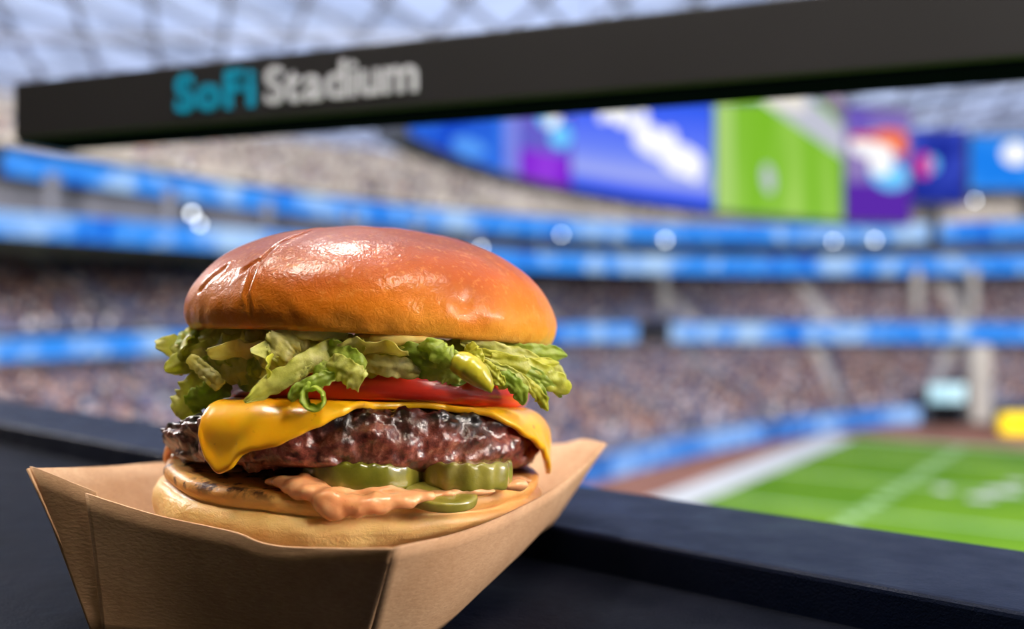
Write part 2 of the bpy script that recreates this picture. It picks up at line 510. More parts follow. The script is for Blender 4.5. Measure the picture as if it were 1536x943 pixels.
tag(bevel(obj('concrete_column', v, f, M['column'], smooth=False), 0.4), 'pale pillar rising from the field edge right of the tunnel', 'column')
c = P(1528, 637, 101)
v, f = box_v(c, (2.0, 0, 0), (0, 0.9, 0), (0, 0, 1.25))
pad = bevel(obj('yellow_pad', v, f, M['yellow'], smooth=False), 0.7, 4); tag(pad, 'bright yellow padded block at the far end of the field', 'pad')
pv, pf = box_v(P(1528, 662, 101), (1.6, 0, 0), (0, 0.7, 0), (0, 0, 0.5))
obj('pad_foot', pv, pf, M['dark'], pad, smooth=False)

# floodlights that show as pale discs
def flood(px, py, d, r, label):
    c = P(px, py, d)
    e = empty('floodlight', (c.x, c.y, c.z - 0.3), label, 'floodlight', 'white floodlights on the tiers')
    v, f = box_v(c + Vector((0, 0.22, 0)), (r * 1.25, 0, 0), (0, 0.2, 0), (0, 0, r * 1.25))
    bevel(obj('housing', v, f, M['dark'], e, smooth=False), 0.05)
    n = 14
    V = [c + Vector((math.cos(i * 2 * math.pi / n) * r, -0.02, math.sin(i * 2 * math.pi / n) * r)) for i in range(n)]
    V += [p + Vector((0, -0.05, 0)) for p in V]
    obj('lens', V, [tuple(range(n, 2 * n))] + [(i, (i + 1) % n, n + (i + 1) % n, n + i) for i in range(n)], M['lamp_white'], e, smooth=False)
flood(288, 320, 66, 0.16, 'brightest white floodlight up left of the bun')
flood(300, 336, 66, 0.13, 'white floodlight just below the brightest one, left of the bun')
flood(842, 352, 108, 0.17, 'white floodlight on the highest ribbon, nearest right of the bun')
flood(998, 360, 118, 0.21, 'large white floodlight below the highest ribbon, under the blue screen')
flood(1250, 362, 118, 0.17, 'white floodlight below the green screen, left of a pair')
flood(1312, 360, 118, 0.20, 'white floodlight below the purple screen, right of a pair')
flood(722, 372, 100, 0.17, 'white floodlight just above the right shoulder of the bun')
flood(1462, 300, 122, 0.18, 'white floodlight left under the bright blue corner screen')

# ------------------------------------------------------------------ video board
ZB, ZT = 6.0, 14.3
BT = [(612, 35.5), (755, 45.9), (855, 52), (960, 58.2), (1070, 64.6), (1265, 72.9), (1368, 75)]
def bd(px):
    if px <= BT[0][0]: return BT[0][1]
    for (a, da), (b, db) in zip(BT, BT[1:]):
        if px <= b: return da + (db - da) * (px - a) / (b - a)
    return BT[-1][1]
def zt(px): return interp_lin(px, [(612, 8.6), (1230, ZT)])
def interp_lin(x, tb): (a, va), (b, vb_) = tb; return va + (vb_ - va) * min(1, max(0, (x - a) / (b - a)))
def bp(px, v, fwd=0.0):
    d = bd(px); q = P(px, HY, d)
    nx = Vector((0.78, -0.62, 0)) * fwd
    return Vector((q.x, q.y, CZ + ZB + (zt(px) - ZB) * v)) + nx
def vfrom(px, py):
    d = bd(px); return ((HY - py) * d / F - ZB) / (zt(px) - ZB)
vb = empty('video_board', bp(1000, 0), 'huge hanging video board with blue, green and purple panels', 'video board')
V = []
xs = [612 + (1368 - 612) * k / 40 for k in range(41)]
for px in xs:
    for vv, fw in ((-0.03, 0), (1.03, 0), (1.03, -1.6), (-0.03, -1.6)): V.append(bp(px, vv, fw - 0.06))
fs = []
for k in range(40):
    a, b = 4 * k, 4 * k + 4
    for m in range(4): fs.append((a + m, b + m, b + (m + 1) % 4, a + (m + 1) % 4))
fs += [(0, 1, 2, 3), (160, 163, 162, 161)]
obj('board_frame', V, fs, M['dark'], vb, smooth=False)
def panel(px0, px1, v0, v1, mat, name='screen_panel', fwd=0.0, parent=vb):
    n = max(2, int((px1 - px0) / 20))
    V = [bp(px0 + (px1 - px0) * k / n, v, fwd) for v in (v0, v1) for k in range(n + 1)]
    uv = [(k / n, j) for j in (0, 1) for k in range(n + 1)]
    return obj(name, V, grid_faces(2, n + 1), mat, parent, smooth=False, uvs=uv)
def vgrad(name, stops, strength=1.0):
    t = NT(name); u = t.xyz('UV')
    return t.emit(t.ramp(u[1], stops), strength)
panel(614, 756, 0, 1, glow('scr_blue_a', lin(24, 74, 205), 1, lin(60, 130, 245), 0.35))
panel(757, 779, 0, 1, glow('scr_lav', lin(130, 140, 235), 1))
panel(780, 856, 0, 0.33, glow('scr_purple', lin(120, 14, 205), 1, lin(150, 60, 225), 0.3))
panel(780, 856, 0.33, 1, glow('scr_mauve', lin(110, 100, 200), 1, lin(70, 90, 220), 0.2))
blue = panel(857, 1070, 0, 1, vgrad('scr_blue_b', [(0.0, lin(40, 80, 240)), (0.10, lin(60, 96, 245)), (0.2, lin(165, 176, 248)), (0.45, lin(110, 135, 250)), (0.75, lin(80, 110, 250)), (1, lin(40, 90, 240))]))
tg = NT('scr_green')
tg.emit(tg.ramp(tg.noise(0.35, 2, stretch=(1, 1, 0.15)), [(0.4, lin(128, 190, 46)), (0.62, lin(166, 212, 96))]), 1.0)
green = panel(1073, 1266, 0, 1, tg.m)
panel(1073, 1097, 0, 1, glow('scr_green_pale', lin(176, 214, 120), 1), 'screen_strip', 0.08, green)
pur = panel(1268, 1366, 0, 0.34, glow('scr_purple_b', lin(92, 44, 170), 1))
panel(1268, 1366, 0.34, 1, glow('scr_mix', lin(110, 90, 190), 1, lin(150, 130, 190), 0.3))
def shape(pts, mat, parent=vb, fwd=0.12, name='screen_graphic'):
    V = [bp(px, vfrom(px, py), fwd) for px, py in pts]
    return obj(name, V, [tuple(range(len(V)))], mat, parent, smooth=False)
def blob(px, py, rx, ry, mat, ang=0, parent=vb, fwd=0.12, name='screen_graphic'):
    ca, sa = math.cos(math.radians(ang)), math.sin(math.radians(ang))
    pts = []
    for k in range(18):
        u = k * 2 * math.pi / 18; x, y = rx * math.cos(u), ry * math.sin(u)
        pts.append((px + x * ca - y * sa, py + x * sa + y * ca))
    return shape(pts, mat, parent, fwd, name)
G_w = glow('scr_white', (1, 1, 1, 1), 1.05); G_c = glow('scr_cyan', lin(110, 200, 255), 1.1)
G_o = glow('scr_orange', lin(250, 120, 70), 1.0); G_g = glow('scr_grey', lin(196, 198, 214), 1.0); G_r = glow('scr_red', lin(220, 70, 80), 1.0)
for px, py, rx, ry, a in ((905, 168, 9, 16, 20), (930, 176, 24, 13, 25), (958, 186, 10, 24, 12), (980, 205, 24, 14, 32), (968, 222, 26, 8, 35), (1000, 218, 11, 26, 10), (1022, 236, 26, 18, 32), (1010, 250, 24, 9, 30), (1040, 250, 12, 22, 5)):
    blob(px, py, rx, ry, G_w, a, blue, 0.12, 'screen_lettering')
blob(818, 172, 16, 22, G_c, -20); blob(838, 205, 16, 18, G_c, 10); blob(826, 180, 9, 14, G_w, 30, vb, 0.18)
blob(852, 160, 8, 10, G_o); blob(700, 220, 28, 12, glow('scr_sky', lin(90, 160, 250), 1), 20)
shape([(1122, 140), (1200, 140), (1264, 192), (1264, 238)], G_g, green, 0.12)
shape([(1210, 130), (1264, 130), (1264, 188)], glow('scr_crowd', lin(120, 112, 140), 1, lin(180, 160, 180), 0.8), green, 0.14)
shape([(1125, 138), (1200, 138), (1205, 168), (1150, 160)], glow('scr_cream', lin(244, 238, 226), 1), green, 0.2)
blob(1150, 268, 9, 22, G_g, -8, green)
blob(1312, 218, 40, 20, G_w, 0); blob(1330, 206, 26, 12, G_o, 0, vb, 0.2); blob(1345, 222, 12, 12, G_o, 0, vb, 0.24); blob(1300, 206, 30, 6, G_r, 0, vb, 0.2)
blob(1330, 262, 30, 22, G_c, 20, vb, 0.16); blob(1318, 246, 18, 18, G_w, 0, vb, 0.2)
# hanging cables of the board
for px in (700, 900, 1100, 1300):
    q = bp(px, 1.0, -0.8)
    v, f = box_v((q.x, q.y, (q.z + CZ + 31) / 2), (0.04, 0, 0), (0, 0.04, 0), (0, 0, (CZ + 31 - q.z) / 2))
    obj('hanger', v, f, M['dark'], vb, smooth=False)
def corner_screen(x0, x1, y0, y1, d, mat, label, extra=()):
    a, b = P(x0, y1, d), P(x1, y0, d)
    e = empty('corner_screen', ((a.x + b.x) / 2, d, a.z), label, 'screen', 'corner screens')
    c = (a + b) / 2; hx, hz = (b.x - a.x) / 2, (b.z - a.z) / 2
    v, f = box_v(c + Vector((0, 0.6, 0)), (hx + 0.3, 0, 0), (0, 0.5, 0), (0, 0, hz + 0.3)); obj('screen_frame', v, f, M['dark'], e, smooth=False)
    v, f = box_v(c + Vector((0, 0.05, 0)), (hx, 0, 0), (0, 0.06, 0), (0, 0, hz)); s_ = obj('screen_face', v, f, mat, e, smooth=False)
    for px, py, rx, ry, m in extra:
        q = P(px, py, d - 0.1)
        obj('screen_graphic', [q + Vector((rx * math.cos(k * math.pi / 8) * d / F, 0, ry * math.sin(k * math.pi / 8) * d / F)) for k in range(16)], [tuple(range(16))], m, s_, smooth=False)
    # bracket down to the deck
    v, f = box_v((c.x, d + 1.2, a.z - 2.5), (0.5, 0, 0), (0, 0.4, 0), (0, 0, 3.0)); obj('bracket', v, f, M['dark'], e, smooth=False)
corner_screen(1368, 1448, 196, 303, 122, glow('scr_navy', lin(28, 44, 150), 1, lin(60, 80, 200), 0.25), 'dark blue corner screen with a pink spot, right of the big board', ((1386, 248, 12, 18, glow('scr_pink', lin(225, 60, 150), 1)), (1400, 246, 8, 12, G_c)))
corner_screen(1456, 1640, 204, 284, 124, glow('scr_azure', lin(30, 130, 240), 1, lin(80, 170, 255), 0.15), 'bright azure corner screen cut by the right picture edge', ((1524, 230, 22, 18, G_w),))

# ------------------------------------------------------------------ roof: film panes on a steel lattice
ZR = CZ + 31
roof = obj('roof_film', [(-160, -40, ZR + 0.6), (200, -40, ZR + 0.6), (200, 235, ZR + 0.6), (-160, 235, ZR + 0.6)], [(0, 1, 2, 3)], M['film'], smooth=False)
tag(roof, kind='structure')
bl = []
def bar(a, b, w, h):
    a = Vector(a); b = Vector(b); d = b - a; L = d.length; d.normalize(); s_ = Vector((-d.y, d.x, 0))
    return ((a + b) / 2, d * (L / 2), s_ * w, Vector((0, 0, h)))
for k in range(-40, 50):
    x = k * 8.0
    bl.append(bar((x, 20, ZR), (x + 70, 235, ZR), 0.30, 0.3))
    bl.append(bar((x + 70, 20, ZR), (x, 235, ZR), 0.30, 0.3))
for y in range(20, 236, 24):
    bl.append(bar((-160, y, ZR - 0.3), (200, y, ZR - 0.3), 0.6, 0.5))
v, f = boxes(bl)
rl = obj('roof_lattice', v, f, M['steel'], smooth=False); tag(rl, kind='structure')

# ------------------------------------------------------------------ counter, ledge, header beam, room
UD = Vector((-0.756, 0.654, 0)).normalized(); ND = Vector((0.654, 0.756, 0)).normalized()
t = NT('counter_black')
nb = t.bump(t.noise(900, 3), 0.35, 0.0006, t.bump(t.noise(160, 3), 0.25, 0.002))
t.pr(t.ramp(t.noise(30, 4), [(0.3, (0.004, 0.005, 0.009, 1)), (0.7, (0.007, 0.008, 0.014, 1))]), t.rng(t.noise(60, 3), 0.3, 0.7, 0.42, 0.55), 0.03, nb)
M['counter'] = t.m
t = NT('ledge_black')
nb = t.bump(t.noise(1300, 3, 0.6, 0.5), 0.5, 0.0006, t.bump(t.noise(90, 4), 0.25, 0.002))
t.pr((0.003, 0.007, 0.024, 1), t.rng(t.noise(50, 4), 0.35, 0.65, 0.34, 0.52), 0.10, nb)  # blue in the base colour stands for the ribbon boards' reflection
M['ledge'] = t.m
ZC, ZL = CZ - 0.100, CZ - 0.0858
J = Vector((0.016, 0.3884, 0))         # foot of the ledge
def uq(u, n, z): q = J + UD * u + ND * n; return Vector((q.x, q.y, z))
def ubox(name, u0, u1, n0, n1, z0, z1, mat, parent=None, bev=0, seg=2):
    v, f = box_v(uq((u0 + u1) / 2, (n0 + n1) / 2, (z0 + z1) / 2), UD * ((u1 - u0) / 2), ND * ((n1 - n0) / 2), (0, 0, (z1 - z0) / 2))
    o = obj(name, v, f, mat, parent, smooth=False)
    if bev: bevel(o, bev, seg)
    return o
ct = ubox('counter', -1.6, 2.2, -0.55, 0.0, ZC - 0.03, ZC, M['counter']); tag(ct, 'black counter top under the paper tray', 'counter')
lg = ubox('counter_ledge', -1.6, 2.2, 0.0, 0.077, ZC - 0.10, ZL, M['ledge'], bev=0.0022, seg=3); tag(lg, 'raised black ledge along the outer edge of the counter', 'ledge')
M['room'] = plain('room_paint', lin(150, 132, 116), 0.8, 0.2, 2.0, 0.1)
M['room_dark'] = plain('room_dark', lin(80, 74, 72), 0.8, 0.2, 2.0, 0.1)
fr = ubox('wall_front', -1.6, 2.2, 0.0, 0.07, ZC - 1.05, ZC - 0.101, M['room_dark']); tag(fr, kind='structure')
tag(ubox('floor', -3.2, 3.2, -3.4, 0.07, ZC - 1.15, ZC - 1.05, M['room_dark']), kind='structure')
tag(ubox('ceiling', -3.2, 3.2, -3.4, 0.02, CZ + 1.5, CZ + 1.6, M['room']), kind='structure')
tag(ubox('wall_back', -3.2, 3.2, -3.5, -3.4, ZC - 1.05, CZ + 1.5, M['room']), kind='structure')
tag(ubox('wall_left', 3.2, 3.3, -3.4, 0.07, ZC - 1.05, CZ + 1.5, M['room']), kind='structure')
tag(ubox('wall_right', -3.3, -3.2, -3.4, 0.07, ZC - 1.05, CZ + 1.5, M['room']), kind='structure')

# header beam: bottom edge through (20,226) and (1030,146), 4.8 cm tall
M['beam'] = plain('beam_black', lin(33, 32, 35), 0.55, 0.35, 12, 0.08)
t = NT('beam_blue_matte'); t.pr((0.002, 0.003, 0.010, 1), 0.9, 0.0); M['beam_blue_matte'] = t.m  # matte; the bluish reflection underneath is put into the colour
A = P(20, 207, 0.875); B = P(1030, 130, 0.655)
bz = (A.z + B.z) / 2
A.z = B.z = bz
bdir = (B - A).normalized(); bn = Vector((-bdir.y, bdir.x, 0))
if bn.y < 0: bn = -bn
BL = 1.0
hb = 0.0495
hm = empty('header_beam', A + Vector((0, 0, 0)), 'black header beam with blue and white lettering above the counter', 'beam')
v, f = box_v(A + bdir * (BL / 2) + bn * 0.031 + Vector((0, 0, hb / 2)), bdir * (BL / 2), bn * 0.031, (0, 0, hb / 2))
bevel(obj('beam_body', v, f, M['beam'], hm, smooth=False), 0.002)
v, f = box_v(A + bdir * (BL / 2) + bn * 0.031 + Vector((0, 0, -0.0012)), bdir * (BL / 2 - 0.001), bn * 0.027, (0, 0, 0.0012))
obj('beam_underside', v, f, M['beam_blue_matte'], hm, smooth=False)
pe = A + bdir * (BL - 0.02)
v, f = box_v(Vector((pe.x, pe.y, (ZC - 0.3 + bz) / 2)) + bn * 0.02, bdir * 0.018, bn * 0.018, (0, 0, (bz - ZC + 0.3) / 2))
bevel(obj('post', v, f, M['beam'], hm, smooth=False), 0.002)
def lettering(text, u, size, mat, name, bold=0.0004):
    cu = bpy.data.curves.new('tmp', 'FONT'); cu.body = text; cu.size = size; cu.extrude = 0.0008; cu.space_character = 0.98; cu.offset = bold
    to = bpy.data.objects.new('tmp', cu); COL.objects.link(to)
    dg = bpy.context.evaluated_depsgraph_get(); dg.update()
    me = bpy.data.meshes.new_from_object(to.evaluated_get(dg))
    w = max(vv.co.x for vv in me.vertices)
    V = [A + bdir * (u + vv.co.x) + Vector((0, 0, 0.0115 + vv.co.y)) - bn * (0.0009 + vv.co.z) for vv in me.vertices]
    fs = [tuple(p.vertices) for p in me.polygons]
    bpy.data.objects.remove(to); bpy.data.curves.remove(cu); bpy.data.meshes.remove(me)
    obj(name, V, fs, mat, hm, smooth=False)
    return w
M['let_blue'] = plain('letter_blue', lin(0, 150, 190), 0.5, 0.4)
M['let_white'] = plain('letter_white', lin(205, 208, 218), 0.5, 0.4)
def u_of(px):       # distance along the beam that shows at column px
    best = min(range(0, 1000), key=lambda k: abs((A + bdir * k * 0.001).x / (A + bdir * k * 0.001).y * F + 768 - px))
    return best * 0.001
ub, uw, ue = u_of(264), u_of(398), u_of(606)
x = ub
sz = 0.0400
for ch in 'SoFi':
    x += lettering(ch, x, sz * 1.02, M['let_blue'], 'letter', 0.0012) + 0.0030
print('blue end', x, uw)
x = uw
for ch in 'Stadium':
    x += lettering(ch, x, sz, M['let_white'], 'letter', 0.0006) + 0.0018
print('lettering end', x, 'want', ue)
#BURGER
# ------------------------------------------------------------------ paper tray
t = NT('kraft_paper')
fib = t.noise(420, 4, 0.6, 0.4, stretch=(1, 1, 3)); blo = t.noise(45, 4)
colr = t.mix(t.rng(fib, 0.35, 0.7, 0, 0.35), t.ramp(blo, [(0.3, lin(182, 142, 106)), (0.7, lin(204, 166, 130))]), lin(150, 108, 76))
t.pr(colr, 0.75, 0.25, t.bump(fib, 0.35, 0.0004)); M['kraft'] = t.m
t = NT('kraft_edge'); t.pr(lin(206, 170, 132), 0.85, 0.1); M['kraft_edge'] = t.m

base_F = P(545, 987, 0.2817); base_F.z = ZC + 0.0008
base_Fm = P(655, 943, 0.300); base_Fm.z = ZC + 0.0022
base_L = P(158, 955, 0.2975); base_L.z = ZC + 0.0008
base_R = P(828, 787, 0.3855); base_R.z = ZL + 0.0012
base_B = Vector((-0.066, 0.405, CZ - 0.0850))
tray = empty('paper_food_tray', ((base_L.x + base_R.x) / 2, (base_L.y + base_R.y) / 2, ZC), 'brown kraft paper food tray holding the cheeseburger', 'food tray')
def loft(name, top, bot, rows=9, cols=28, bulge=0.0, thick=0.0007, out=None, parent=tray, smooth=True, mat=None):
    Tp = catmull(top, cols) if smooth else lin_resample(top, cols)
    Bt = catmull(bot, cols) if smooth else lin_resample(bot, cols)
    V = []
    for i in range(rows):
        u = i / (rows - 1)
        for j in range(cols):
            p = Bt[j].lerp(Tp[j], u)
            if out is not None:
                p = p + out * (bulge * math.sin(math.pi * u) * math.sin(math.pi * j / (cols - 1)))
            wv = 0.0006 * noise.noise(p * 25)
            V.append(p + (out if out is not None else Vector((0, -1, 0))) * wv)
    o = obj(name, V, grid_faces(rows, cols), mat or M['kraft'], parent, smooth=True)
    solidify(o, thick, 0)
    return o
def lin_resample(pts, n):
    pts = [Vector(p) for p in pts]; L = [0]
    for a, b in zip(pts, pts[1:]): L.append(L[-1] + (b - a).length)
    out = []
    for k in range(n):
        s = L[-1] * k / (n - 1); i = 0
        while i < len(pts) - 2 and L[i + 1] < s: i += 1
        out.append(pts[i].lerp(pts[i + 1], (s - L[i]) / max(1e-9, L[i + 1] - L[i])))
    return out
oF = Vector((-0.528, -0.85, -0.5)).normalized()
oR = Vector((0.91, -0.415, -0.5)).normalized()
rim_front = [P(129, 739, 0.2962), P(180, 756, 0.2915), P(245, 775, 0.286), P(350, 797, 0.2765), P(388, 812, 0.2735), P(430, 820, 0.270)]
rim_gus = [P(430, 820, 0.270), P(515, 823, 0.2620), P(590, 822, 0.253)]
rim_right = [P(590, 822, 0.253), P(700, 795, 0.283), P(820, 740, 0.327), P(880, 695, 0.366), P(910, 665, 0.396)]
rim_br = [P(910, 665, 0.396), P(874, 659, 0.416), P(829, 667, 0.432), Vector((-0.02, 0.456, CZ - 0.062)), Vector((-0.072, 0.472, CZ - 0.056))]
rim_bl = [Vector((-0.072, 0.472, CZ - 0.056)), P(380, 690, 0.435), P(245, 694, 0.398), P(150, 700, 0.352), P(40, 703, 0.306)]
bg_ = base_L.lerp(base_F, 0.70)
front = loft('front_panel', rim_front + rim_gus[1:], [base_L, bg_, base_F], 9, 60, 0.001, out=oF)
rp = loft('side_panel', rim_right, [base_F, base_Fm, base_F.lerp(base_R, 0.7) + oR * 0.001, base_R], 10, 40, 0.004, out=oR)
loft('end_panel', rim_br, [base_R, base_R.lerp(base_B, 0.5), base_B], 8, 24, out=Vector((0.3, 0.9, -0.4)).normalized())
loft('side_panel', rim_bl, [base_B, base_B.lerp(base_L, 0.5), base_L], 8, 24, out=Vector((-0.85, 0.3, -0.4)).normalized())
loft('base', [base_B, base_R], [base_L, base_F], 6, 8, out=Vector((0, 0, -1)))
# the folded corner tab over the front panel
tab_t = [P(40, 703, 0.306), P(62, 710, 0.3035), P(140, 741, 0.2966)]
tab_b = [base_L + Vector((-0.0035, 0.001, 0)), base_L.lerp(base_F, 0.05) - oF * 0.0012]
loft('folded_tab', [p - oF * 0.0012 for p in tab_t], tab_b, 9, 12, 0.0004, thick=0.0005, out=oF)

# ------------------------------------------------------------------ cheeseburger
bur = empty('cheeseburger', (BC[0], BC[1], CZ - 0.088), 'cheeseburger with shiny bun, lettuce, tomato, melted cheese and pickles', 'burger')
def frame(cx, cy, cz, back=0, right=0):
    """disc frame: tilt with the front edge up by `back` degrees and the right edge down by `right` degrees"""
    R = Matrix.Rotation(math.radians(right), 4, 'Y') @ Matrix.Rotation(math.radians(-back), 4, 'X')
    return Matrix.Translation((cx, cy, CZ + cz)) @ R
def lathe(name, prof, fr, mat, parent, seg=180, disp=None, close=(True, True)):
    V = []; n = len(prof)
    for i, (r, z) in enumerate(prof):
        for j in range(seg):
            a = 2 * math.pi * j / seg
            p = Vector((r * math.sin(a), -r * math.cos(a), z))     # angle 0 = towards the camera, + = right
            if disp:
                p = disp(p, a, r, z, i / (n - 1))
            V.append(fr @ p)
    fs = grid_faces(n, seg, True)
    if close[0]:
        V.append(fr @ Vector((0, 0, prof[0][1]))); k = len(V) - 1
        fs += [(k, (j + 1) % seg, j) for j in range(seg)]
    if close[1]:
        V.append(fr @ Vector((0, 0, prof[-1][1]))); k = len(V) - 1; b = (n - 1) * seg
        fs += [(k, b + j, b + (j + 1) % seg) for j in range(seg)]
    return fix_normals(obj(name, V, fs, mat, parent))
def smooth_prof(pts, n):
    return [(max(0, p.x), p.y) for p in catmull([Vector((a, b, 0)) for a, b in pts], n)]
def nz(p, s, off_=0.0): return noise.noise(Vector((p.x * s + off_, p.y * s - off_ * 0.7, p.z * s + off_ * 1.3)))

# --- bottom bun
t = NT('bun_bottom')
o = t.xyz(); zl = o[2]
side = t.rng(zl, 0.009, 0.033, 0, 1)
side = t.math('ADD', side, t.math('MULTIPLY', t.math('SUBTRACT', t.noise(60, 4), 0.5), 0.5))
cc = t.ramp(side, [(0.0, lin(190, 100, 30)), (0.25, lin(214, 134, 54)), (0.45, lin(246, 208, 140)), (0.72, lin(246, 206, 134)), (0.88, lin(242, 190, 108)), (1.0, lin(232, 168, 88))])
ch = t.math('MULTIPLY', t.rng(t.math('ADD', t.noise(190, 4, 0.6), t.rng(o[0], -0.01, 0.05, 0, 0.26)), 0.52, 0.64, 0, 1), t.rng(zl, 0.0316, 0.0340, 0, 1))
cc = t.mix(t.rng(o[0], 0.015, 0.06, 0, 0.7), cc, lin(216, 134, 52))
cc = t.mix(ch, cc, lin(70, 26, 12))
t.pr(cc, 0.42, 0.45, t.bump(t.noise(420, 4, 0.65, 0.6), 0.35, 0.0008, t.bump(t.noise(130, 4, 0.65, 1.2, stretch=(1, 1, 2.5)), 0.22, 0.0014)), coat=0.1, coat_rough=0.3, sss=0.2, sss_s=0.003)
M['bun_bottom'] = t.m
fr_b = frame(-0.0552, 0.345, -0.088, 0, 3)
prof = smooth_prof([(0.030, 0.0), (0.044, 0.002), (0.055, 0.0078), (0.0625, 0.0145), (0.0650, 0.0200), (0.0650, 0.0248), (0.0634, 0.0274), (0.0610, 0.0281), (0.0624, 0.0291), (0.0630, 0.0312), (0.0619, 0.0332), (0.056, 0.0338), (0.03, 0.033), (0.004, 0.033)], 70)
def dis(p, a, r, z, u):
    k = 0.0011 * nz(p, 45, 3) + 0.0006 * nz(p, 120, 8) + 0.0003 * nz(p, 300, 1)
    fold = 0
    if 0.01 < z < 0.030 and r > 0.05:      # creases in the soft side, stronger to the right
        w = max(0, math.sin(a * 0.9 + 0.3))
        fold = -0.0013 * w * max(0, math.sin(z * 2100 + 6 * math.sin(a * 2.2) + 2 * nz(p, 60)))
    s = 1 + (k + fold) / max(0.01, r) if r > 0.02 else 1
    low = max(0.0, min(1.0, (0.025 - z) / 0.020))
    ang = math.degrees(math.atan2(math.sin(a - 1.13), math.cos(a - 1.13)))
    s *= 1 - 0.52 * low * math.exp(-(ang / 48) ** 2)       # pressed in by the tray wall on the right
    return Vector((p.x * s, p.y * s, z + 0.0012 * nz(Vector((p.x, p.y, 0)), 40, 5) * (1 if z > 0.024 else 0.3)))
bb = lathe('bottom_bun', prof, fr_b, M['bun_bottom'], bur, 240, dis)

# --- patty
t = NT('patty')
o = t.xyz()
n1 = t.noise(270, 6, 0.7); n2 = t.noise(520, 3, 0.6); n3 = t.noise(60, 3)
meat = t.ramp(n1, [(0.32, lin(40, 16, 13)), (0.45, lin(108, 46, 35)), (0.56, lin(148, 76, 60)), (0.70, lin(196, 140, 118))])
meat = t.mix(t.rng(n2, 0.58, 0.72, 0, 0.7), meat, lin(150, 70, 58))
sear = t.math('ADD', t.rng(o[2], 0.047, 0.0555, 0, 1.0), t.math('MULTIPLY', t.math('SUBTRACT', t.noise(85, 3, 0.6), 0.50), 3.0))
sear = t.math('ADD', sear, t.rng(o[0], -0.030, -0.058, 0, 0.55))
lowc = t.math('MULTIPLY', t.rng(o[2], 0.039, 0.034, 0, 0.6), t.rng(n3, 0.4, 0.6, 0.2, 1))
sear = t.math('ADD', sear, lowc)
searc = t.n('ShaderNodeClamp'); t.l(sear, searc.inputs[0])
meat = t.mix(searc.outputs[0], meat, lin(22, 12, 12))
t.pr(meat, t.rng(n1, 0.3, 0.7, 0.28, 0.5), 0.6, t.bump(n2, 0.30, 0.0012), coat=0.6, coat_rough=0.12)
M['patty'] = t.m
fr_p = frame(-0.0529, 0.345, -0.0457, 7.0, 1.6)
prof = smooth_prof([(0.006, -0.0086), (0.03, -0.0087), (0.052, -0.0088), (0.059, -0.0078), (0.0618, -0.0048), (0.0626, -0.001), (0.0622, 0.0035), (0.0608, 0.0068), (0.0572, 0.0090), (0.051, 0.0096), (0.03, 0.0092), (0.006, 0.0092)], 110)
def dis(p, a, r, z, u):
    p2 = Vector((p.x, p.y, p.z * 1.9 + 0.002 * nz(p, 90, 1)))
    vd = noise.voronoi(p2 * 230)[0]
    nub = (0.42 - vd[0]) * 0.0020 + (0.4 - noise.voronoi(p * 560)[0][0]) * 0.0010 + (0.42 - noise.voronoi(p2 * 105 + Vector((3, 1, 7)))[0][0]) * 0.0046
    if True: p = p + Vector((0, 0, 0.003 * nz(p, 130, 4)))
    big = 0.0022 * nz(p, 42, 2) + 0.0013 * nz(p, 95, 6)
    fine = 0.0006 * nz(p, 330, 4) + 0.0004 * nz(p, 700, 4)
    dl = math.degrees(math.atan2(math.sin(a + 1.5), math.cos(a + 1.5)))
    if z > 0 and r > 0.035: z = z * (1 - 0.75 * math.exp(-(dl / 42) ** 2) * min(1, (r - 0.035) / 0.02)); p = Vector((p.x, p.y, z))
    side = 1.0 if r > 0.05 else 0.45
    k = (nub + big + fine) * side
    if abs(z) < 0.0082 and r > 0.055:
        s = 1 + k / r
        return Vector((p.x * s, p.y * s, z + 0.3 * k))
    return Vector((p.x * (1 + 0.5 * k / max(r, 0.01)), p.y * (1 + 0.5 * k / max(r, 0.01)), z + k * (1 if z > 0 else -1) * 0.8))
lathe('beef_patty', prof, fr_p, M['patty'], bur, 620, dis)

# --- melted cheese slice
t = NT('cheese')
cc = t.ramp(t.noise(50, 3), [(0.3, lin(252, 168, 10)), (0.7, lin(255, 190, 24))])
cc = t.mix(t.rng(t.noise(240, 3), 0.68, 0.74, 0, 0.55), cc, lin(170, 90, 20))
t.pr(cc, 0.30, 0.5, t.bump(t.noise(70, 3), 0.18, 0.002), coat=0.35, coat_rough=0.12, sss=0.35, sss_r=(1, 0.5, 0.1), sss_s=0.003)
M['cheese'] = t.m
SMAX = [(-180, .050), (-120, .052), (-70, .044), (-46, .046), (-39, .056), (-35.5, .071), (-32, .0775), (-28, .0805), (-24, .0792), (-20.5, .0752), (-17, .0736), (-12, .0718), (-7, .0698), (-2, .0672), (4, .0635), (9, .0590), (15, .0545), (24, .052), (36, .0535), (45, .0600), (54, .0655), (62, .0690), (70, .0725), (77, .0760), (83, .0792), (90, .0812), (97, .079), (106, .068), (125, .055), (180, .050)]
rows, seg = 46, 260
V = []
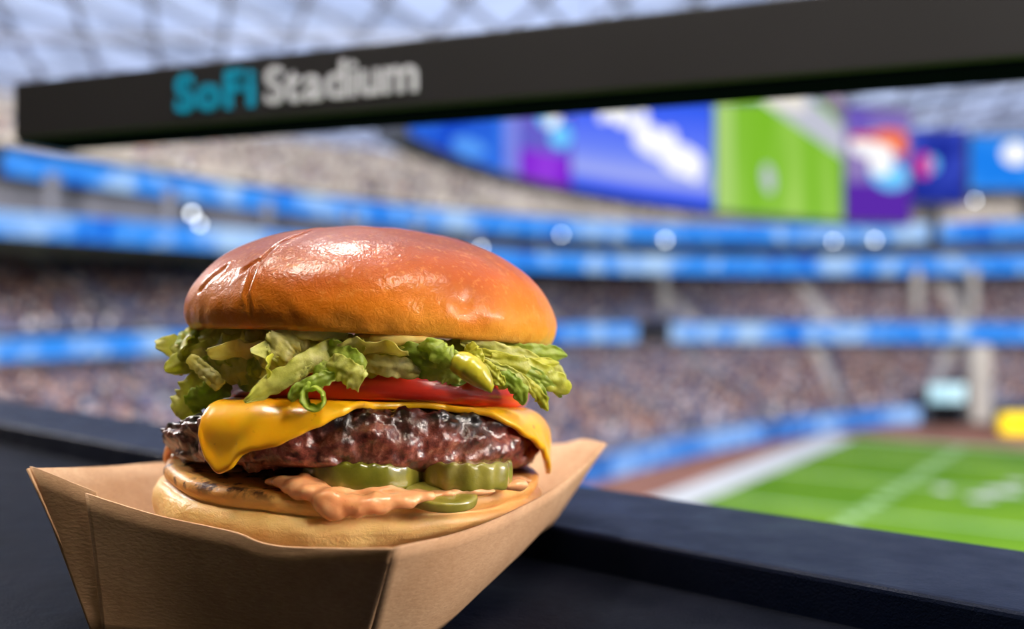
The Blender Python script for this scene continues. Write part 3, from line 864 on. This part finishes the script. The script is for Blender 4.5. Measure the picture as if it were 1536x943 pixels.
for i in range(rows):
    for j in range(seg):
        a = -180 + 360 * j / seg; ar = math.radians(a)
        sm = interp(a, SMAX) + 0.0009 * noise.noise(Vector((a * 0.13, 3.1, 0)))
        s = sm * (i + 0.3) / (rows - 0.7)
        r0, ra = 0.0572, 0.0072
        if s < r0: r, z = s, 0.0097
        elif s < r0 + ra * math.pi / 2:
            q = (s - r0) / ra; r = r0 + ra * math.sin(q); z = 0.0097 - ra * (1 - math.cos(q))
        else:
            dd = s - r0 - ra * math.pi / 2; r = r0 + ra - dd * 0.08; z = 0.0097 - ra - dd
            r += 0.0012 * math.exp(-((sm - s) / 0.0035) ** 2)
        p = Vector((r * math.sin(ar), -r * math.cos(ar), z))
        p.z += 0.0009 * nz(p, 60, 2) - 0.0022 * max(0, (r - 0.045) / 0.02) * (1 if s < r0 else 0.6)
        V.append(fr_p @ p)
fs = grid_faces(rows, seg, True)
V.append(fr_p @ Vector((0, 0, 0.0097))); fs += [(len(V) - 1, (j + 1) % seg, j) for j in range(seg)]
ch = fix_normals(obj('cheese_slice', V, fs, M['cheese'], bur))
solidify(ch, 0.0021, 1); subsurf(ch, 1)

# --- tomato slice
t = NT('tomato')
cc = t.ramp(t.noise(60, 3), [(0.3, lin(200, 38, 20)), (0.7, lin(224, 60, 34))])
t.pr(cc, 0.28, 0.5, t.bump(t.noise(500, 3), 0.12, 0.0006), coat=0.5, coat_rough=0.12, sss=0.2, sss_r=(1, .2, .1), sss_s=0.003)
M['tomato'] = t.m
fr_t = frame(-0.0452, 0.3455, -0.0304, 7.0, 2.0)
prof = smooth_prof([(0.004, -0.0042), (0.03, -0.0042), (0.048, -0.0042), (0.0503, -0.0036), (0.0516, -0.0012), (0.0517, 0.001), (0.0506, 0.0036), (0.0486, 0.0043), (0.03, 0.0042), (0.004, 0.0042)], 40)
lathe('tomato_slice', prof, fr_t, M['tomato'], bur, 160, lambda p, a, r, z, u: Vector((p.x * (1 + 0.012 * math.sin(3 * a + 1) + 0.006 * math.sin(7 * a)), p.y * (1 + 0.012 * math.sin(3 * a + 1) + 0.006 * math.sin(7 * a)), z + 0.0004 * math.sin(5 * a))))

# --- pickles
t = NT('pickle')
cc = t.ramp(t.noise(90, 4), [(0.3, lin(88, 88, 18)), (0.55, lin(116, 114, 30)), (0.75, lin(156, 150, 66))])
t.pr(cc, 0.22, 0.5, t.bump(t.noise(260, 3), 0.25, 0.0008), coat=0.6, coat_rough=0.1, sss=0.25, sss_r=(.6, .7, .1), sss_s=0.003)
M['pickle'] = t.m
t = NT('pickle_pale')
cc = t.ramp(t.noise(90, 4), [(0.3, lin(122, 116, 34)), (0.55, lin(152, 142, 60)), (0.75, lin(190, 178, 110))])
t.pr(cc, 0.22, 0.5, t.bump(t.noise(260, 3), 0.35, 0.0009), coat=0.7, coat_rough=0.1, sss=0.25, sss_r=(.6, .7, .1), sss_s=0.003)
M['pickle_pale'] = t.m
def pickle(cx, cy, cz, r, h, back, right, nb, amp, sq=1.0, wav=0.0003, mat=None):
    fr = frame(cx, cy, cz, back, right)
    prof = smooth_prof([(0.002, -h / 2), (r * .6, -h / 2), (r * .94, -h / 2), (r, -h * .34), (r * 1.01, 0), (r, h * .34), (r * .94, h / 2), (r * .6, h / 2), (0.002, h / 2)], 36)
    def dis(p, a, r_, z, u):
        rid = math.sin(nb * a)
        s = 1 + amp * rid * (1 if r_ > r * 0.9 else 0)
        w = wav * math.sin(p.x * 1500) * (1 if abs(z) > h * .3 else 0.2)
        return Vector((p.x * s, p.y * s * sq, z + w))
    return lathe('pickle_slice', prof, fr, mat or M['pickle'], bur, 150, dis)
pickle(-0.0445, 0.3020, -0.0503, 0.0182, 0.0082, 3, 2.5, 15, 0.005)
pickle(-0.0140, 0.3030, -0.0510, 0.0138, 0.0080, 3, 1.0, 13, 0.020, mat=M['pickle_pale'])
pickle(-0.0205, 0.2895, -0.0556, 0.0105, 0.0030, -12, 5, 5, 0.004, 0.8, 0.0, M['pickle_pale'])

# --- sauce
t = NT('sauce')
cc = t.ramp(t.noise(130, 3), [(0.3, lin(238, 158, 102)), (0.7, lin(250, 186, 132))])
cc = t.mix(t.rng(t.noise(420, 2), 0.70, 0.76, 0, 0.5), cc, lin(170, 60, 34))
t.pr(cc, 0.25, 0.5, t.bump(t.noise(200, 3), 0.3, 0.0012), coat=0.6, coat_rough=0.1, sss=0.3, sss_r=(1, .5, .3), sss_s=0.003)
M['sauce'] = t.m
t = NT('mayonnaise'); t.pr(lin(236, 206, 120), 0.3, 0.5, coat=0.3, sss=0.2, sss_s=0.002); M['mayo'] = t.m
t = NT('pepper'); t.pr(t.ramp(t.noise(160, 3), [(0.3, lin(168, 160, 22)), (0.7, lin(206, 194, 50))]), 0.28, 0.5, coat=0.5, coat_rough=0.1, sss=0.25, sss_s=0.002); M['pepper'] = t.m
def goo(name, balls, mat, vox=0.0007):
    bm = bmesh.new()
    og = ORG[bur.name]
    for px, py, d, r, sx, sz in balls:
        c = P(px, py, d) - og
        m = Matrix.Translation(c) @ Matrix.Diagonal((sx, 1, sz, 1))
        bmesh.ops.create_icosphere(bm, subdivisions=3, radius=r, matrix=m)
    me = bpy.data.meshes.new(name); bm.to_mesh(me); bm.free()
    o = bpy.data.objects.new(name, me); COL.objects.link(o); o.parent = bur; me.materials.append(mat)
    ORG[o.name] = og
    rm = o.modifiers.new('remesh', 'REMESH'); rm.mode = 'VOXEL'; rm.voxel_size = vox; rm.use_smooth_shade = True
    if mat is M['sauce']:
        tx = bpy.data.textures.get('sauce_clouds') or bpy.data.textures.new('sauce_clouds', 'CLOUDS')
        tx.noise_scale = 0.0045
        dm = o.modifiers.new('lumps', 'DISPLACE'); dm.texture = tx; dm.strength = 0.0026; dm.mid_level = 0.5; dm.texture_coords = 'LOCAL'
    sm = o.modifiers.new('smooth', 'SMOOTH'); sm.iterations = 6; sm.factor = 0.6
    return o
goo('sauce', [(494, 752, 0.2815, 0.0048, 1.05, 1.0), (506, 758, 0.2805, 0.0046, 1.2, .85), (530, 758, 0.2803, 0.0042, 1.6, .8), (560, 755, 0.2803, 0.0038, 2.0, .75), (590, 751, 0.2812, 0.0030, 2.4, .7), (622, 745, 0.2835, 0.0026, 2.4, .6), (466, 737, 0.2840, 0.0036, 1.8, .8), (446, 730, 0.2860, 0.0034, 1.6, .7), (432, 722, 0.2880, 0.0026, 1.8, .8), (418, 722, 0.2905, 0.0022, 2.0, .6), (456, 722, 0.2880, 0.0022, 1.2, 1), (480, 728, 0.2870, 0.0030, 1.4, .8), (500, 740, 0.287, 0.0050, 2.4, .6), (560, 741, 0.287, 0.0048, 2.6, .6), (640, 741, 0.288, 0.003, 3, .5), (700, 737, 0.292, 0.003, 3, .5), (760, 727, 0.303, 0.0035, 2, .5), (780, 720, 0.315, 0.003, 1.4, .5)], M['sauce'])
goo('sauce', [(262, 672, 0.338, 0.0030, .9, 1.3), (254, 684, 0.338, 0.0030, .8, 1.2), (275, 688, 0.333, 0.0034, 1.4, .8), (300, 696, 0.326, 0.003, 1.8, .6), (340, 706, 0.316, 0.0028, 2, .5)], M['sauce'])
goo('mayonnaise', [(590, 508, 0.291, 0.0034, 2.2, .7), (620, 511, 0.292, 0.003, 2, .7), (560, 507, 0.296, 0.003, 2, .6), (436, 497, 0.296, 0.003, 2, .5)], M['mayo'])

# --- top bun
t = NT('bun_top')
o = t.xyz()
zz = t.math('ADD', t.rng(o[2], 0.074, 0.106, 0, 1), t.math('MULTIPLY', t.math('SUBTRACT', t.noise(50, 4, 0.6), 0.5), 0.45))
cc = t.ramp(zz, [(0.0, lin(240, 182, 96)), (0.14, lin(232, 154, 54)), (0.38, lin(208, 116, 20)), (0.7, lin(172, 80, 10)), (1.0, lin(136, 58, 10))])
cc = t.mix(t.rng(t.noise(520, 3, 0.6), 0.55, 0.75, 0, 0.35), cc, lin(232, 160, 80))
b1 = t.bump(t.noise(430, 2, 0.5, 2.2), 0.20, 0.0007, t.bump(t.noise(200, 3, 0.6, 1.5), 0.16, 0.0014, t.bump(t.noise(70, 2), 0.15, 0.003)))
t.pr(cc, 0.45, 0.15, b1, coat=0.38, coat_rough=0.10, sss=0.1, sss_s=0.002)
M['bun_top'] = t.m
fr_u = frame(-0.0474, 0.345, -0.0122, 4.0, 2.75)
R, Hh = 0.0625, 0.0375
pts = [(0.004, 0.0022), (0.03, 0.0018), (0.05, 0.0008), (0.0572, -0.0002), (0.0598, 0.0002), (0.0612, 0.0018), (0.0622, 0.0045)]
for k in range(1, 16):
    a = math.pi / 2 * k / 15 * 0.985
    z = 0.0045 + (Hh - 0.0045) * math.sin(a) ** 1.0
    pts.append((R * math.cos(a) ** 0.93 * (1.0), z))
prof = smooth_prof(pts, 150)
crease = [(-0.0175, 0.0335), (-0.024, 0.027), (-0.029, 0.018), (-0.0305, 0.010), (-0.0285, 0.004)]
def cdist(x, z, pl):
    best = 9
    for (x0, z0), (x1, z1) in zip(pl, pl[1:]):
        dx, dz_ = x1 - x0, z1 - z0; L2 = dx * dx + dz_ * dz_
        u = max(0, min(1, ((x - x0) * dx + (z - z0) * dz_) / L2))
        best = min(best, math.hypot(x - x0 - u * dx, z - z0 - u * dz_))
    return best
crease2 = [(-0.029, 0.020), (-0.0335, 0.017)]
crease3 = [(-0.041, 0.019), (-0.050, 0.011)]
def dis(p, a, r, z, u):
    q = Vector(p)
    k = 0.0010 * nz(p, 32, 9) + 0.0004 * nz(p, 90, 2)
    if u > 0.3 and p.y < 0:
        wob = 0.0008 * nz(p, 160, 5)
        for cl, amp, w in ((crease, 0.0008, 0.00045), (crease2, 0.0006, 0.0004), (crease3, 0.0006, 0.0007)):
            d = cdist(p.x + wob, z, cl)
            if d < 0.006:
                side = 1 if cl is not crease else 1
                k += -amp * math.exp(-(d / w) ** 2) + 0.30 * amp * math.exp(-((d - 0.0013) / 0.0007) ** 2)
        d = math.hypot((p.x - 0.0335) / 0.6, z - 0.0105)
        k -= 0.0010 * math.exp(-(d / 0.0042) ** 2)
    L = math.hypot(r, z - 0.004) + 1e-6
    if u > 0.2:
        k += 0.0004 * nz(p, 220, 7) * max(0, 1 - z / 0.02)
        q += Vector((p.x, p.y, (z - 0.004))) / L * k
    return q
lathe('top_bun', prof, fr_u, M['bun_top'], bur, 640, dis)

# --- lettuce
def lettuce_mat(name, a, b, c):
    t = NT(name)
    cc = t.ramp(t.noise(110, 4, 0.6), [(0.3, a), (0.55, b), (0.75, c)])
    p = t.pr(cc, 0.38, 0.45, t.bump(t.noise(340, 4, 0.6), 0.6, 0.0010), coat=0.45, coat_rough=0.15, link=False)
    tl = t.n('ShaderNodeBsdfTranslucent'); t.l(cc, tl.inputs[0])
    mx = t.n('ShaderNodeMixShader'); mx.inputs[0].default_value = 0.5
    t.l(p.outputs[0], mx.inputs[1]); t.l(tl.outputs[0], mx.inputs[2]); t.l(mx.outputs[0], t.out.inputs[0])
    return t.m
LM = [lettuce_mat('lettuce_pale', lin(220, 212, 112), lin(240, 234, 160), lin(248, 244, 200)),
      lettuce_mat('lettuce_mid', lin(196, 200, 84), lin(222, 222, 120), lin(238, 235, 164)),
      lettuce_mat('lettuce_green', lin(156, 184, 56), lin(192, 208, 84), lin(216, 224, 122)),
      lettuce_mat('lettuce_yellow', lin(196, 196, 56), lin(222, 222, 86), lin(234, 230, 124))]
def shred(pts, w, mi, roll=0.0, ruf=0.0012, rf=2.5, cup=0.25, taper=(0.35, 0.35), seed=0, n=30, m=9, twist=0.0, thick=0.00045, name='lettuce_shred'):
    """leaf strip along 3-D points; w = width, roll = turn of the blade about its length"""
    C = catmull(pts, n)
    V = []
    rs = random.Random(seed)
    ph = rs.uniform(0, 6)
    for i in range(n):
        u = i / (n - 1)
        tg_ = (C[min(n - 1, i + 1)] - C[max(0, i - 1)]).normalized()
        vd = Vector((0, -1, 0)); vd = (vd - tg_ * vd.dot(tg_))
        if vd.length < 1e-3: vd = Vector((0, 0, 1))
        vd.normalize()
        sd = tg_.cross(vd).normalized()
        rr = roll + twist * u
        wd = sd * math.cos(rr) + vd * math.sin(rr); nn = tg_.cross(wd).normalized()
        e = 1.0
        if u < 0.25: e = taper[0] + (1 - taper[0]) * math.sin(u / 0.25 * math.pi / 2)
        if u > 0.75: e = taper[1] + (1 - taper[1]) * math.sin((1 - u) / 0.25 * math.pi / 2)
        for j in range(m):
            q = (j / (m - 1) - 0.5) * 2
            jag = 0.34 * noise.noise(Vector((u * 13 + seed * 3.1, (5 if q > 0 else -5), seed))) + 0.26 * noise.noise(Vector((u * 37 + seed, (9 if q > 0 else -9), seed)))
            ww = w * 0.62 * e * (1 + jag)
            h = 0.75 * ruf * abs(q) ** 1.8 * math.sin(rf * 2 * math.pi * u + ph + (1.9 if q > 0 else 0)) + 0.35 * ruf * abs(q) ** 3 * math.sin(rf * 5.3 * math.pi * u + ph * 2 + q) + cup * w * (q * q - 0.4) * 0.35
            h += w * 0.05 * math.sin(q * 6.5 + u * 5 + seed) + 0.0007 * noise.noise(Vector((u * 12, q * 3, seed))) - 0.00035 * math.exp(-(q / 0.12) ** 2)
            V.append(C[i] + wd * (q * ww) + nn * h)
    o = obj(name, V, grid_faces(n, m), LM[mi], bur)
    solidify(o, thick, 0); subsurf(o, 1)
    return o
sd_ = 0
def S(px_pts, w, mi, **kw):
    global sd_
    sd_ += 1
    return shred([P(*p) for p in px_pts], w, mi, seed=sd_, **kw)
# left cluster
S([(345, 512, .318), (305, 530, .318), (270, 545, .316), (246, 554, .314)], .0062, 1, taper=(.6, .15), ruf=.0008)
S([(283, 537, .306), (300, 550, .305), (318, 566, .303), (332, 580, .302)], .0036, 0, taper=(.6, .7), ruf=.0004, thick=.0016)
S([(322, 560, .318), (300, 580, .316), (285, 600, .315), (268, 626, .315)], .0088, 1, taper=(.7, .35), ruf=.002)
S([(340, 566, .314), (322, 585, .312), (300, 600, .312), (286, 612, .314)], .0070, 2, taper=(.7, .3), ruf=.002, roll=.4)
S([(300, 508, .322), (330, 512, .318), (365, 508, .312), (410, 496, .308)], .0088, 1, ruf=.0016)
S([(315, 540, .314), (345, 535, .308), (380, 530, .303), (420, 524, .300)], .0115, 1, ruf=.0022, rf=3)
S([(330, 556, .310), (360, 552, .304), (392, 545, .300), (430, 535, .297)], .0085, 1, ruf=.0018, rf=3)
S([(290, 520, .330), (312, 530, .325), (340, 546, .318), (365, 560, .312)], .0070, 3, ruf=.002)
S([(372, 560, .300), (388, 552, .299), (402, 540, .298), (412, 528, .298)], .0058, 2, ruf=.0014)
# pale folded leaf and top strip
S([(392, 546, .289), (408, 532, .288), (424, 515, .288), (440, 498, .290)], .0080, 0, ruf=.0020, rf=2, cup=.5, taper=(.75, .7))
S([(420, 536, .290), (440, 520, .290), (462, 508, .291)], .0070, 0, ruf=.0014, cup=.5)
S([(424, 492, .291), (452, 494, .289), (486, 496, .289), (522, 500, .292)], .0046, 0, ruf=.0006, taper=(.5, .4), thick=.0014)
# long diagonal shred
S([(512, 512, .291), (480, 532, .286), (440, 556, .283), (400, 582, .281), (366, 602, .280)], .0050, 1, ruf=.0010, rf=2.5, taper=(.7, .08), cup=.15, twist=.35)
S([(470, 545, .285), (440, 566, .283), (415, 580, .2825)], .0026, 1, ruf=.0005)
# middle shreds
S([(480, 522, .290), (505, 530, .286), (525, 540, .285), (548, 552, .286)], .0060, 2, ruf=.0012)
S([(492, 545, .284), (512, 552, .281), (530, 564, .279), (544, 574, .278)], .0058, 1, ruf=.0012, taper=(.4, .8), cup=.5)
S([(500, 548, .285), (484, 556, .283), (478, 570, .282), (468, 578, .281)], .0038, 2, ruf=.0009)
S([(506, 562, .283), (480, 570, .281), (452, 582, .280), (434, 600, .280)], .0034, 2, ruf=.0006)
S([(466, 574, .2805), (457, 590, .2795), (461, 607, .279), (474, 612, .279), (485, 604, .279), (485, 590, .279), (475, 582, .279), (464, 584, .2795)], .0046, 2, roll=1.45, ruf=.0002, taper=(.8, .8), cup=.0, thick=.0009, n=40)
S([(530, 508, .298), (560, 520, .293), (590, 535, .290), (622, 548, .290)], .0064, 1, ruf=.0014)
S([(540, 540, .290), (575, 548, .288), (605, 552, .288), (630, 560, .289)], .0050, 0, ruf=.0010)
S([(560, 530, .296), (600, 528, .290), (640, 534, .287), (690, 545, .286)], .0052, 2, ruf=.0020, rf=4, cup=.6)
S([(630, 520, .289), (650, 524, .285), (668, 534, .284), (690, 540, .285)], .0050, 2, ruf=.0018, rf=3, cup=.7, thick=.0014)
S([(612, 545, .291), (645, 555, .289), (672, 560, .289), (690, 572, .289)], .0048, 2, ruf=.0012)
goo('pickled_pepper', [(694, 545, .2850, .0036, 1.2, 1), (706, 553, .2830, .0040, 1, 1), (717, 562, .2820, .0036, 1, 1), (726, 571, .2815, .0027, 1, 1), (733, 579, .2812, .0017, 1, 1.1), (736, 584, .2812, .0010, 1, 1.2)], M['pepper'])
# right cluster: narrow shreds fanning out
S([(700, 518, .296), (712, 530, .292), (722, 546, .291)], .0036, 3, ruf=.0008)
S([(735, 524, .312), (785, 528, .313), (820, 530, .316), (851, 533, .320)], .0048, 2, ruf=.0006, taper=(.7, .1))
S([(715, 528, .300), (755, 540, .300), (795, 548, .303), (838, 544, .311)], .0036, 3, ruf=.0008, taper=(.6, .2))
S([(735, 540, .298), (775, 550, .300), (815, 564, .306), (855, 586, .312)], .0058, 3, ruf=.0010, rf=3, taper=(.6, .55))
S([(748, 536, .300), (790, 556, .302), (822, 570, .307), (848, 578, .312)], .0034, 2, ruf=.0006, taper=(.6, .2))
S([(730, 548, .296), (758, 566, .295), (778, 584, .296), (784, 607, .299)], .0040, 2, ruf=.0007, taper=(.6, .25))
S([(765, 556, .300), (790, 575, .301), (808, 592, .304), (822, 615, .308)], .0030, 3, ruf=.0006, taper=(.6, .15))
S([(780, 560, .303), (806, 580, .305), (816, 600, .308), (812, 612, .309)], .0026, 2, ruf=.0006, taper=(.6, .2))
S([(722, 540, .294), (742, 562, .293), (756, 578, .294)], .0030, 3, ruf=.0006)
S([(712, 536, .296), (745, 552, .295), (770, 562, .297), (796, 584, .301)], .0028, 1, ruf=.0006, taper=(.6, .2))
S([(760, 536, .306), (792, 552, .306), (820, 566, .310), (842, 596, .314)], .0030, 2, ruf=.0007, taper=(.6, .2))
S([(770, 526, .318), (800, 540, .318), (828, 554, .320), (846, 566, .324)], .0040, 1, ruf=.0008)
S([(690, 512, .300), (730, 520, .302), (770, 532, .306), (810, 540, .312)], .0040, 1, ruf=.0010)
S([(745, 518, .320), (780, 526, .320), (815, 540, .322), (838, 552, .325)], .0046, 3, ruf=.0010)
# many more shreds packed between tomato and bun
rs = random.Random(11)
for k in range(74):
    a = math.radians(rs.uniform(-115, 115)); r = rs.uniform(0.036, 0.0605)
    c = Vector((BC[0] + 0.003 + r * math.sin(a), BC[1] - r * math.cos(a), 0))
    raise_ = r * math.cos(a) * 0.095 - (c.x + 0.05) * 0.045
    z = CZ - 0.0205 + raise_ + rs.uniform(-0.0045, 0.0045)
    L = rs.uniform(0.014, 0.028); dr = a + math.pi / 2 + rs.uniform(-1.0, 1.0)
    dv = Vector((math.sin(dr), -math.cos(dr), rs.uniform(-0.22, 0.22)))
    c.z = z
    mid = c + Vector((rs.uniform(-.002, .002), rs.uniform(-.002, .002), rs.uniform(-.002, .003)))
    sd_ += 1
    shred([c - dv * L / 2, mid, c + dv * L / 2], rs.uniform(0.004, 0.009), rs.choice([0, 1, 1, 2, 1, 3]), seed=sd_, roll=rs.uniform(-0.9, 0.9), ruf=0.0014, n=18, m=7, twist=rs.uniform(-.6, .6))
